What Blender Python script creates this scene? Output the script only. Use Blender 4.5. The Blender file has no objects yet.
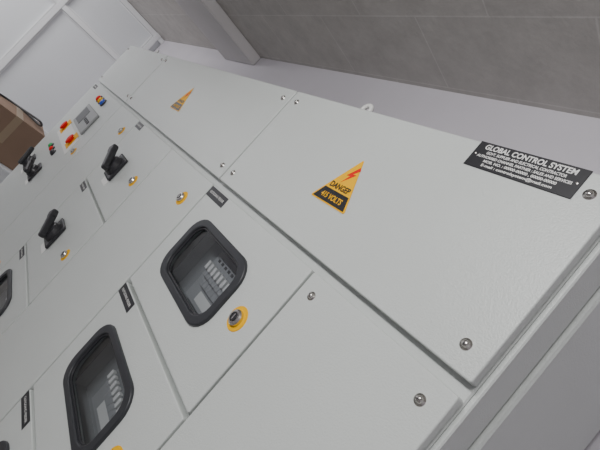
import bpy, bmesh, math, random
from mathutils import Matrix, Vector
random.seed(3)
H0=2.1
RX=math.pi/2
col=bpy.context.collection
# ---------------------------------------------------------------- materials
def mat(name,color,rough=.5,metal=0.,noise=0.,nscale=30,bump=0.,bscale=400,spec=.5,coat=0.):
    m=bpy.data.materials.new(name);m.use_nodes=True;nt=m.node_tree;b=nt.nodes['Principled BSDF']
    b.inputs['Base Color'].default_value=(*color,1);b.inputs['Roughness'].default_value=rough
    b.inputs['Metallic'].default_value=metal;b.inputs['Specular IOR Level'].default_value=spec
    b.inputs['Coat Weight'].default_value=coat
    tc=nt.nodes.new('ShaderNodeTexCoord')
    n=nt.nodes.new('ShaderNodeTexNoise');n.inputs['Scale'].default_value=nscale;n.inputs['Detail'].default_value=5
    nt.links.new(tc.outputs['Object'],n.inputs['Vector'])
    mx=nt.nodes.new('ShaderNodeMix');mx.data_type='RGBA'
    mx.inputs[6].default_value=(*[c*(1-noise) for c in color],1);mx.inputs[7].default_value=(*[min(1,c*(1+noise)) for c in color],1)
    nt.links.new(n.outputs['Fac'],mx.inputs[0]);nt.links.new(mx.outputs[2],b.inputs['Base Color'])
    if bump>0:
        n2=nt.nodes.new('ShaderNodeTexNoise');n2.inputs['Scale'].default_value=bscale;n2.inputs['Detail'].default_value=2
        bp=nt.nodes.new('ShaderNodeBump');bp.inputs['Strength'].default_value=bump;bp.inputs['Distance'].default_value=.0015
        nt.links.new(tc.outputs['Object'],n2.inputs['Vector']);nt.links.new(n2.outputs['Fac'],bp.inputs['Height']);nt.links.new(bp.outputs['Normal'],b.inputs['Normal'])
    return m
M_door=mat('powder_coat_grey',(.61,.64,.622),.32,noise=.04,nscale=4,bump=.38,bscale=420)
M_frame=mat('powder_coat_frame',(.58,.605,.59),.36,noise=.04,nscale=5,bump=.3,bscale=420)
M_in=mat('cabinet_interior',(.26,.27,.275),.6)
M_black=mat('black_plastic',(.03,.03,.034),.35)
M_rub=mat('black_rubber',(.032,.034,.039),.42)
M_chrome=mat('chrome',(.62,.60,.57),.25,1.)
M_yel=mat('sign_yellow',(1.0,.52,.0),.5,spec=.15)
M_ylock=mat('lock_label_yellow',(.95,.50,.0),.5,spec=.15)
M_red=mat('sign_red',(.80,.012,.01),.5,spec=.15)
M_ink=mat('ink_black',(.020,.020,.024),.4)
M_white=mat('print_white',(.85,.85,.83),.5)
M_mcb=mat('breaker_white',(.80,.80,.78),.45)
M_mcbg=mat('breaker_grey',(.34,.35,.355),.5)
M_blue=mat('lamp_blue',(.03,.10,.6),.3)
M_green=mat('lamp_green',(.03,.45,.12),.3)
M_card=mat('cardboard',(.27,.18,.125),.85,noise=.12,nscale=9)
M_tape=mat('packing_tape',(.36,.27,.18),.35)
M_alu=mat('aluminium_frame',(.86,.87,.88),.4,.1)
M_pan=mat('partition_panel',(.73,.75,.77),.35,noise=.05,nscale=2)
M_floor=mat('floor_cement',(.38,.37,.36),.7,noise=.2,nscale=6)
M_plast=mat('plaster_white',(.62,.595,.64),.8,noise=.08,nscale=3,bump=.3,bscale=60)
M_beam=mat('plaster_beam',(.64,.62,.62),.8,noise=.08,nscale=4,bump=.3,bscale=50)
# lightly smoked acrylic
M_glass=bpy.data.materials.new('acrylic_pane');M_glass.use_nodes=True
nt=M_glass.node_tree;nt.nodes.clear()
o=nt.nodes.new('ShaderNodeOutputMaterial');mx=nt.nodes.new('ShaderNodeMixShader');tr=nt.nodes.new('ShaderNodeBsdfTransparent')
gl=nt.nodes.new('ShaderNodeBsdfGlossy');gl.inputs['Roughness'].default_value=.12;tr.inputs['Color'].default_value=(.72,.74,.76,1)
lw=nt.nodes.new('ShaderNodeLayerWeight');pw=nt.nodes.new('ShaderNodeMath');pw.operation='POWER';pw.inputs[1].default_value=4.
ma=nt.nodes.new('ShaderNodeMath');ma.operation='MULTIPLY_ADD';ma.inputs[1].default_value=.8;ma.inputs[2].default_value=.06
nt.links.new(lw.outputs['Facing'],pw.inputs[0]);nt.links.new(pw.outputs[0],ma.inputs[0])
nt.links.new(ma.outputs[0],mx.inputs[0]);nt.links.new(tr.outputs[0],mx.inputs[1]);nt.links.new(gl.outputs[0],mx.inputs[2]);nt.links.new(mx.outputs[0],o.inputs[0])
# concrete ceiling with block joints
M_conc=bpy.data.materials.new('concrete_blocks');M_conc.use_nodes=True
nt=M_conc.node_tree;b=nt.nodes['Principled BSDF'];b.inputs['Roughness'].default_value=.9
tc=nt.nodes.new('ShaderNodeTexCoord');br=nt.nodes.new('ShaderNodeTexBrick')
br.inputs['Scale'].default_value=1.;br.inputs['Brick Width'].default_value=.55;br.inputs['Row Height'].default_value=.30
br.inputs['Mortar Size'].default_value=.004;br.inputs['Mortar Smooth'].default_value=.8
br.inputs['Color1'].default_value=(.52,.50,.475,1);br.inputs['Color2'].default_value=(.55,.53,.50,1);br.inputs['Mortar'].default_value=(.63,.61,.585,1)
mp=nt.nodes.new('ShaderNodeMapping');mp.inputs['Location'].default_value=(.11,.12,0)
nt.links.new(tc.outputs['Object'],mp.inputs[0]);nt.links.new(mp.outputs[0],br.inputs['Vector'])
n=nt.nodes.new('ShaderNodeTexNoise');n.inputs['Scale'].default_value=9;n.inputs['Detail'].default_value=9;n.inputs['Roughness'].default_value=.75
nt.links.new(tc.outputs['Object'],n.inputs['Vector'])
rp=nt.nodes.new('ShaderNodeMapRange');rp.inputs[3].default_value=.68;rp.inputs[4].default_value=1.32;nt.links.new(n.outputs['Fac'],rp.inputs[0])
vm=nt.nodes.new('ShaderNodeVectorMath');vm.operation='SCALE';nt.links.new(br.outputs['Color'],vm.inputs[0]);nt.links.new(rp.outputs[0],vm.inputs['Scale'])
nt.links.new(vm.outputs[0],b.inputs['Base Color'])
bp=nt.nodes.new('ShaderNodeBump');bp.inputs['Strength'].default_value=.5;bp.inputs['Distance'].default_value=.01
nt.links.new(n.outputs['Fac'],bp.inputs['Height']);nt.links.new(bp.outputs['Normal'],b.inputs['Normal'])
# ---------------------------------------------------------------- helpers
def empty(name):
    e=bpy.data.objects.new(name,None);e.empty_display_size=.1;col.objects.link(e);return e
def place(name,me,m,P,parent=None,rot=0.,smooth=False):
    o=bpy.data.objects.new(name,me);col.objects.link(o)
    if m is not None and not me.materials: me.materials.append(m)
    o.matrix_world=Matrix.Translation((P[0],-P[2],P[1]+H0))@Matrix.Rotation(RX,4,'X')@Matrix.Rotation(rot,4,'Z')
    if parent: 
        o.parent=parent;o.matrix_parent_inverse=parent.matrix_world.inverted()
    if smooth:
        for p in me.polygons:p.use_smooth=True
    return o
def bm2me(bm,name='m'):
    bmesh.ops.recalc_face_normals(bm,faces=bm.faces)
    me=bpy.data.meshes.new(name);bm.to_mesh(me);bm.free();return me
def rbox(w,h,d,bev=.003,seg=2,off=(0,0,0)):
    bm=bmesh.new();bmesh.ops.create_cube(bm,size=1)
    for v in bm.verts: v.co=Vector((v.co.x*w+off[0],v.co.y*h+off[1],(v.co.z+.5)*d+off[2]))
    if bev>0: bmesh.ops.bevel(bm,geom=bm.edges[:],offset=bev,segments=seg,affect='EDGES',profile=.5)
    return bm2me(bm)
def lathe(prof,n=24):
    bm=bmesh.new();rings=[]
    for r,z in prof:
        if r<1e-6: rings.append([bm.verts.new((0,0,z))])
        else: rings.append([bm.verts.new((r*math.cos(2*math.pi*i/n),r*math.sin(2*math.pi*i/n),z)) for i in range(n)])
    for a,b_ in zip(rings,rings[1:]):
        for i in range(n):
            j=(i+1)%n
            if len(a)==1 and len(b_)>1: bm.faces.new((a[0],b_[i],b_[j]))
            elif len(b_)==1 and len(a)>1: bm.faces.new((a[i],a[j],b_[0]))
            elif len(a)>1: bm.faces.new((a[i],a[j],b_[j],b_[i]))
    return bm2me(bm)
def rrect(x0,x1,y0,y1,r,seg=6):
    pts=[]
    for cx,cy,a0 in ((x1-r,y1-r,0),(x0+r,y1-r,90),(x0+r,y0+r,180),(x1-r,y0+r,270)):
        for i in range(seg+1):
            a=math.radians(a0+90*i/seg);pts.append((cx+r*math.cos(a),cy+r*math.sin(a)))
    return pts
def plate(loops,d,bev=0.,res=2):
    """2D outlines (first outer, rest holes) -> solid, z 0..d"""
    cu=bpy.data.curves.new('c','CURVE');cu.dimensions='2D';cu.fill_mode='BOTH'
    for L in loops:
        s=cu.splines.new('POLY');s.points.add(len(L)-1)
        for p,q in zip(s.points,L): p.co=(q[0],q[1],0,1)
        s.use_cyclic_u=True
    cu.extrude=max(d/2-bev,0);cu.bevel_depth=bev;cu.bevel_resolution=res;cu.offset=-bev
    o=bpy.data.objects.new('t',cu);col.objects.link(o)
    dg=bpy.context.evaluated_depsgraph_get();me=bpy.data.meshes.new_from_object(o.evaluated_get(dg))
    bpy.data.objects.remove(o)
    for v in me.vertices:v.co.z+=d/2
    return me
def sheet(loop):
    bm=bmesh.new();bm.faces.new([bm.verts.new((x,y,0)) for x,y in loop])
    me=bpy.data.meshes.new('s');bm.to_mesh(me);bm.free();return me
def text(name,s,size,P,m,parent,align='CENTER',bold=0.,sx=1.,width=None):
    cu=bpy.data.curves.new('t','FONT');cu.body=s;cu.size=size;cu.align_x=align;cu.align_y='CENTER';cu.offset=bold;cu.extrude=.0001
    o=bpy.data.objects.new('t',cu);col.objects.link(o)
    dg=bpy.context.evaluated_depsgraph_get();me=bpy.data.meshes.new_from_object(o.evaluated_get(dg));bpy.data.objects.remove(o)
    if width:
        xs=[v.co.x for v in me.vertices];sx=width/(max(xs)-min(xs))
    for v in me.vertices:v.co.x*=sx
    me.materials.clear()
    return place(name,me,m,P,parent)
def wbox(name,x0,x1,y0,y1,z0,z1,m,parent=None,bev=0.):
    bm=bmesh.new();bmesh.ops.create_cube(bm,size=1)
    for v in bm.verts: v.co=Vector(((x0+x1)/2+v.co.x*(x1-x0),(y0+y1)/2+v.co.y*(y1-y0),(z0+z1)/2+v.co.z*(z1-z0)))
    if bev>0: bmesh.ops.bevel(bm,geom=bm.edges[:],offset=bev,segments=2,affect='EDGES')
    me=bm2me(bm);o=bpy.data.objects.new(name,me);col.objects.link(o);me.materials.append(m)
    if parent:o.parent=parent
    return o
# ---------------------------------------------------------------- room
YB=.50;CE=H0+.475;XL=-4.0;XR=2.4;YF=-2.8
wbox('floor',XL,XR,YF,YB,-.1,0,M_floor)
wbox('ceiling',XL,XR,YF,YB,CE,CE+.1,M_conc)
wbox('wall_back',XL,XR,YB,YB+.1,0,CE,M_plast)
wbox('wall_front',XL,XR,YF-.1,YF,0,CE,M_plast)
wbox('wall_right',XR,XR+.1,YF,YB,0,CE,M_plast)
wbox('wall_left',XL-.1,XL,YF,YB,0,CE,M_pan)
wbox('ceiling_beam_1',-2.15,-1.66,YF,YB,CE-.07,CE-.001,M_beam,bev=.006)  # plaster ceiling beam running front to back
part=empty('aluminium_partition')
for yy in (-2.4,-1.4,-.34,.42): wbox('mullion',XL,XL+.04,yy-.025,yy+.025,0,CE-.001,M_alu,part,.003)
for zz in (.03,1.05,H0,CE-.03): wbox('rail',XL,XL+.036,YF,YB,zz-.025,zz+.025,M_alu,part,.003)
# glazed cells of the partition, with slim inner beads
for (ya,yb2) in ((-2.4,-1.4),(-1.4,-.34),(-.34,.42)):
    for (za,zb) in ((1.05,H0),(H0,CE-.03)):
        for s in (0,1):
            yy=(ya+.034) if s==0 else (yb2-.034)
            wbox('glazing_bead',XL,XL+.014,yy-.006,yy+.006,za+.03,zb-.03,M_alu,part,.001)
            zz=(za+.034) if s==0 else (zb-.034)
            wbox('glazing_bead_h',XL,XL+.0135,ya+.03,yb2-.03,zz-.006,zz+.006,M_alu,part,.001)
# ---------------------------------------------------------------- cabinet
cab=empty('electrical_control_panel')
BASE=-2.1;DZ=.018;DEPTH=.485
X0,XC,X1,X2,X3,X4,X5=-2.134,-1.245,-.862,-.382,0.,.482,.8
Y1,Y1b,Y2,Y3,Y4,Y5=-.312,-.326,-.645,-.990,-1.335,-1.68
YE=-2.0
g=.003
k=.74
bolt_prof=[(0,.0075*k),(.003*k,.0074*k),(.0055*k,.006*k),(.0068*k,.0035*k),(.007*k,.0018*k),(.0105*k,.0016*k),(.0108*k,0)]
bolt_me=lathe(bolt_prof,20);bolt_me.materials.append(M_chrome)
slot_me=rbox(.007,.0012,.001,.0002,1);slot_me.materials.append(M_black)
for p in bolt_me.polygons:p.use_smooth=True
def bolt(x,y):
    place('bolt',bolt_me,None,(x,y,.0),cab);place('bolt_slot',slot_me,None,(x,y,.0049),cab,rot=random.uniform(0,3))
def door(name,x0,x1,y1,y0,hole=None,m=None):
    loops=[rrect(x0+g,x1-g,y0+g,y1-g,.004,3)]
    if hole: loops.append(rrect(*hole)[::-1])
    return place(name,plate(loops,DZ,.0022),m or M_door,(0,0,-DZ),cab)
def lock(x,y,r=.0155,plate_=True):
    if plate_:
        place('lock_label',lathe([(0,.0012),(r*1.55,.0012),(r*1.6,0)],28),M_ylock,(x,y,0),cab)
    place('lock_body',lathe([(0,.007),(r*.55,.007),(r*.6,.0062),(r*.6,.0095),(r*.82,.0092),(r,.006),(r,.0)],28),M_chrome,(x,y,.001),cab,smooth=False)
    place('lock_core',lathe([(0,.0095),(r*.5,.0093),(r*.55,.006)],24),M_black,(x,y,.001),cab)
    place('lock_key_slot',rbox(.003,r*.8,.001,.0003,1),M_chrome,(x,y,.0102),cab)
def label(x,y,w=.105,h=.028):
    place('label_plate',rbox(w,h,.0008,.0003,1),M_ink,(x,y,0),cab)
    text('label_text','OUTGOING FEEDER',.010,(x,y,.0010),M_white,cab,width=w*.82)
# frame body (box carcass as panels so that windows look into it)
def pbox(name,x0,x1,y0,y1,z0,z1,m,bev=.002):
    return place(name,rbox(x1-x0,y1-y0,z1-z0,bev,1),m,((x0+x1)/2,(y0+y1)/2,z0),cab)
pbox('carcass_top',X0,X5,-.004,0,-DEPTH,-.012,M_frame)
pbox('carcass_side_l',X0,X0+.003,BASE,-.004,-DEPTH,-.02,M_frame,.0005)
pbox('carcass_side_r',X5-.006,X5-.003,BASE,-.004,-DEPTH,-.02,M_frame,.0005)
pbox('carcass_back',X0,X5-.003,BASE,-.004,-DEPTH,-DEPTH+.004,M_frame,.0005)
pbox('plinth',X0+.01,X5-.01,BASE,YE,-DEPTH+.01,-.03,M_black)
# front frame members
def fv(x,y1=-.004,y0=YE,w=.03): pbox('frame_post',x-w/2,x+w/2,y0,y1,-.045,-DZ-.001,M_frame)
def fh(x0,x1,y,w=.03): pbox('frame_rail',x0,x1,y-w/2,y+w/2,-.0449,-DZ-.0012,M_frame)
for x in (X0+.016,XC,X1,X2,X3,X4): fv(x)
fv(X5-.02,w=.036)
for y in (-.02,(Y1+Y1b)/2,YE+.01): fh(X0+.003,X5-.006,y)
for y in (Y2,Y3,Y4,Y5): fh(X1,X2,y);fh(X3,X4,y)
# side cover panels on right end
pbox('side_flange',X5-.0029,X5+.006,BASE,-.004,-.088,-.022,M_door,.002)
pbox('side_cover',X5-.0028,X5+.014,BASE+.05,-.010,-DEPTH+.01,-.092,M_door,.003)
# top-row doors
door('top_door_c',X0,XC,-.001,Y1);door('top_door_b',XC,X3,-.001,Y1);door('top_door_a',X3,X5,-.001,Y1)
for a,b_ in ((X0,XC),(XC,X3),(X3,X5)):
    for x in (a+.036,b_-.036):
        for y in (-.036,Y1+.036): bolt(x,y)
# window maker
def window(x0,x1,y0,y1):
    out=rrect(x0,x1,y0,y1,.05,6);inn=rrect(x0+.022,x1-.022,y0+.018,y1-.018,.038,6)
    place('window_bezel',plate([out,inn[::-1]],.010,.0035,3),M_rub,(0,0,-.003),cab)
    place('window_lip',plate([rrect(x0+.018,x1-.018,y0+.015,y1-.015,.04,6),rrect(x0+.026,x1-.026,y0+.022,y1-.022,.034,6)[::-1]],.005,.001),M_black,(0,0,-.003),cab)
    place('window_pane',sheet(rrect(x0+.02,x1-.02,y0+.016,y1-.016,.038,6)),M_glass,(0,0,-.004),cab)
    # meter box inside
    cx=(x0+x1)/2;cy=(y0+y1)/2
    pbox('inner_tray',x0-.02,x1+.02,y0-.03,y1+.03,-.090,-.086,M_in,.001)
    for yy in (y0-.03,y1+.027): pbox('tray_wall',x0-.02,x1+.02,yy,yy+.003,-.09,-.05,M_in,.0005)
    for xx in (x0-.02,x1+.017): pbox('tray_wall_s',xx,xx+.003,y0-.03,y1+.03,-.09,-.05,M_in,.0005)
    pbox('din_cover',x0+.06,x1+.005,cy-.085,cy+.048,-.074,-.068,M_mcbg,.001)
    n=7
    for i in range(n):
        xx=cx-.045+i*.0185
        pbox('breaker',xx-.0088,xx+.0088,cy-.040,cy+.036,-.068,-.056,M_mcbg,.001)
        pbox('breaker_nose',xx-.0088,xx+.0088,cy-.018,cy+.016,-.056,-.046,M_mcbg,.0012)
        pbox('breaker_toggle',xx-.005,xx+.005,cy-.002,cy+.018,-.046,-.036,M_mcb,.001)
        pbox('terminal',xx-.005,xx+.005,cy+.026,cy+.033,-.056,-.0545,M_black,.0005)
    pbox('breaker_rating_label',cx-.04,cx+.06,cy-.075,cy-.050,-.068,-.0675,M_mcb,.0001)
# D column
rowsD=[(Y1b,Y2),(Y2-.004,Y3),(Y3-.004,Y4),(Y4-.004,Y5),(Y5-.004,YE)]
for i,(a,b_) in enumerate(rowsD):
    if i<4:
        wy1=a-.072;wy0=wy1-.168
        door('meter_door',X3,X4,a,b_,(.070+.012,.36-.012,wy0+.012,wy1-.012,.04))
        window(.070,.36,wy0,wy1)
        lock(.416,(wy0+wy1)/2)
    else:
        door('feeder_door',X3,X4,a,b_);lock(.44,(a+b_)/2)
    label(.056,a-.020)
# G tall door
door('cable_door',X4,X5,Y1b,YE)
for x in (X4+.036,X5-.036):
    for y in (Y1b-.036,-1.15,YE+.036): bolt(x,y)
# strip cable alleys
door('cable_alley_door',X2,X3,Y1b,YE)
door('cable_alley_door_2',XC,X1,Y1b,YE)
for y in (-.412,-1.16,-1.9): lock(-.083,y,.0135);lock(-.95,y,.0135)
# E column with rotary switches
def rotary(x,y,ang=.5):
    place('switch_base',rbox(.10,.10,.010,.008,3),M_black,(x,y,0),cab)
    place('switch_dial',lathe([(0,.022),(.030,.022),(.034,.019),(.038,.008),(.040,0)],28),M_black,(x,y,.008),cab)
    place('switch_handle',rbox(.026,.115,.026,.008,3,off=(0,.018,0)),M_black,(x,y,.026),cab,rot=ang)
    place('switch_grip_tip',rbox(.036,.034,.024,.008,3),M_black,(x-math.sin(ang)*.065,y+math.cos(ang)*.065,.028),cab,rot=ang)
    place('switch_scale_plate',rbox(.07,.022,.0012,.0004,1),M_white,(x,y-.066,0),cab)
rowsE=[(Y1b,Y2),(Y2-.004,Y3),(Y3-.004,Y4),(Y4-.004,Y5),(Y5-.004,YE)]
for i,(a,b_) in enumerate(rowsE):
    if i in (2,3):
        wy1=a-.072;wy0=wy1-.168
        door('meter_door',X1,X2,a,b_,(X1+.082,X1+.348,wy0+.012,wy1-.012,.04))
        window(X1+.07,X1+.36,wy0,wy1);lock(X1+.42,(wy0+wy1)/2)
    else:
        door('switch_door',X1,X2,a,b_);rotary(X1+.2,a-.19,.9);lock(X1+.42,a-.168,.0135)
    label(X1+.05,a-.020,.085)
# incomer door
door('incomer_door',X0,XC,Y1b,-1.30);door('incomer_lower_door',X0,XC,-1.304,YE)
def lamp(x,y,m,r=.014):
    place('lamp_ring',lathe([(r*1.15,.008),(r*1.35,.006),(r*1.35,0)],24),M_black,(x,y,0),cab)
    place('lamp_lens',lathe([(0,.018),(r*.6,.0165),(r,.012),(r*1.15,.006),(r*1.15,0)],24),m,(x,y,.001),cab,smooth=True)
for i,m_ in enumerate((M_red,M_ylock,M_blue)): lamp(-1.70+i*.07,-.385,m_,.017)
# energy meter
pbox('meter_face',-1.78,-1.42,-.575,-.445,0,.012,M_mcbg,.004)
pbox('meter_screen',-1.75,-1.60,-.555,-.465,.012,.0135,M_black,.0005)
for i in range(4): pbox('meter_key',-1.575+i*.035,-1.553+i*.035,-.52,-.50,.012,.016,M_black,.001)
# breaker controls
pbox('control_plate',-1.93,-1.40,-.70,-.60,0,.002,M_mcb,.0005)
for x in (-1.86,-1.50):
    pbox('stop_backplate',x-.045,x+.045,-.68,-.59,.002,.004,M_ylock,.0005)
    place('stop_button',lathe([(0,.020),(.018,.019),(.028,.016),(.029,.011),(.022,.007),(.020,0)],28),M_red,(x,-.635,.003),cab,smooth=True)
for i,m_ in enumerate((M_green,M_red,M_black)): lamp(-1.78+i*.08,-.76,m_,.014)
rotary(-1.62,-.90,1.2);rotary(-1.90,-.93,.4)
lock(-1.32,-.65,.0135);label(XC-.8,-.35)
# lifting eyes on top
for x in (-1.9,.16):
    place('lifting_eye_base',rbox(.05,.05,.02,.004,2),M_mcb,(x,.02,-.10),cab)
    bm=bmesh.new();R_,r_=.014,.006
    vs=[[bm.verts.new(((R_+r_*math.cos(b2))*math.cos(a2),(R_+r_*math.cos(b2))*math.sin(a2),r_*math.sin(b2))) for b2 in [k2*math.pi/4 for k2 in range(8)]] for a2 in [k2*math.pi/12 for k2 in range(24)]]
    for i in range(24):
        for j in range(8): bm.faces.new((vs[i][j],vs[(i+1)%24][j],vs[(i+1)%24][(j+1)%8],vs[i][(j+1)%8]))
    place('lifting_eye',bm2me(bm),M_mcb,(x,.052,-.09),cab,smooth=True)
# ---------------------------------------------------------------- danger signs
def danger(x,y):
    e=empty('danger_sign');w=.112;h=.110;t=.0009
    c=.003
    tri=[(-w/2+c,0),(w/2-c,0),(w/2-c/2,c*1.2),(c*.4,h-c),(-c*.4,h-c),(-w/2+c/2,c*1.2)]
    place('sign_plate',plate([tri],t),M_yel,(x,y,.0003),e)
    hb=.030
    xx=lambda yy:(w/2-.004)*(1-yy/(h-.002))
    band=[(-xx(.003),.0025),(xx(.003),.0025),(xx(hb),hb),(-xx(hb),hb)]
    place('volt_band',plate([band],.0003),M_ink,(x,y,.0013),e)
    bl=[(.008,.092),(-.010,.067),(.000,.069),(-.011,.049),(.013,.075),(.003,.074),(.014,.086)]
    place('lightning_bolt',plate([bl],.0002),M_red,(x,y,.0013),e)
    text('danger_text','DANGER',.0165,(x,y+.0395,.0015),M_ink,e,bold=.0006,width=.062)
    text('volt_text','415 VOLTS',.0160,(x,y+.0145,.0019),M_yel,e,bold=.0003,width=.064)
danger(.392,-.219);danger(-.635,-.215)
# ---------------------------------------------------------------- nameplate
npl=empty('company_nameplate');cx=.664;cy=-.027
place('plate_body',rbox(.170,.047,.0012,.0004,1),M_ink,(cx,cy,.0003),npl)
for s,sz,dy,wd in (('GLOBAL CONTROL SYSTEM',.0125,.0148,.142),('GOVT. SUPPLIER AND ELECTRICAL CONTRACTOR',.0066,.0052,.125),('AUTHORISED CHANNEL PARTNER : SALES AND SERVICES',.0062,-.0022,.148),('MOB. NO. : 00000-00000 , 00000-00000',.0062,-.0095,.115),('E-mail : controlsystem@mail.com',.0062,-.0168,.112)):
    text('plate_text',s,sz,(cx,cy+dy,.0017),M_white,npl,bold=.0003 if sz>.01 else .00015,width=wd)
for sx in (-.079,.079):
    place('plate_rivet',lathe([(0,.0015),(.0018,.001),(.0022,0)],12),M_chrome,(cx+sx,cy,.0015),npl)
# ---------------------------------------------------------------- far end objects
loc=empty('storage_cabinet')
wbox('body',-3.50,-2.55,-.45,.12,0,.90,M_pan,loc,.006)
wbox('door_leaf_l',-3.48,-3.03,-.462,-.451,.06,.87,M_alu,loc,.003)
wbox('door_leaf_r',-3.02,-2.57,-.462,-.451,.06,.87,M_alu,loc,.003)
box=empty('cardboard_box')
wbox('carton',-3.08,-2.64,-.30,.09,.901,1.235,M_card,box,.004)
wbox('tape',-3.081,-2.639,-.13,-.08,1.02,1.237,M_tape,box)
# loose black cable lying over the carton
cu=bpy.data.curves.new('c','CURVE');cu.dimensions='3D';cu.bevel_depth=.008;cu.bevel_resolution=3
s=cu.splines.new('NURBS')
P=[(-2.95,-.28,1.245),(-3.0,-.2,1.247),(-2.85,-.05,1.27),(-2.72,.02,1.30),(-2.78,.06,1.247),(-2.95,0,1.247),(-3.02,-.1,1.247)]
s.points.add(len(P)-1)
for p,q in zip(s.points,P):p.co=(*q,1)
s.use_endpoint_u=True;s.order_u=4
o=bpy.data.objects.new('black_cable',cu);col.objects.link(o);cu.materials.append(M_black)
# ---------------------------------------------------------------- lights
def area(name,loc,rot,size,sy,power,color):
    l=bpy.data.lights.new(name,'AREA');l.shape='RECTANGLE';l.size=size;l.size_y=sy;l.energy=power;l.color=color
    o=bpy.data.objects.new(name,l);o.location=loc;o.rotation_euler=rot;col.objects.link(o);return o
area('left_fill_light',(.75,-1.7,2.45),(math.radians(62),0,0),1.2,.2,31,(1,.99,.985))
area('left_fill_light',(-2.9,-1.9,2.40),(math.radians(50),0,math.radians(45)),1.2,.2,38,(1,.99,1))  # added fill, aimed left to brighten the partition; no known tube there
w=bpy.data.worlds.new('w');bpy.context.scene.world=w;w.use_nodes=True
w.node_tree.nodes['Background'].inputs[0].default_value=(.8,.83,.9,1);w.node_tree.nodes['Background'].inputs[1].default_value=.3
# ---------------------------------------------------------------- camera
R=Matrix(((0.5019,0.6584,-0.5609),(0.3736,-0.7499,-0.5459),(-0.7801,0.0644,-0.6224)))
t=Vector((-0.0037,-0.4372,1.4265))*.8
C=-(R.transposed()@t)
def W(v): return Vector((v[0],-v[2],v[1]))
right=W(R[0]).normalized();back=-W(R[2]).normalized();up=back.cross(right).normalized();right=up.cross(back)
cd=bpy.data.cameras.new('camera');cam=bpy.data.objects.new('camera',cd);col.objects.link(cam)
Mx=Matrix((( right.x,up.x,back.x,C[0]),(right.y,up.y,back.y,-C[2]),(right.z,up.z,back.z,C[1]+H0),(0,0,0,1)))
cam.matrix_world=Mx;cd.sensor_width=36;cd.lens=36*440.8/600;cd.clip_start=.02
bpy.context.scene.camera=cam
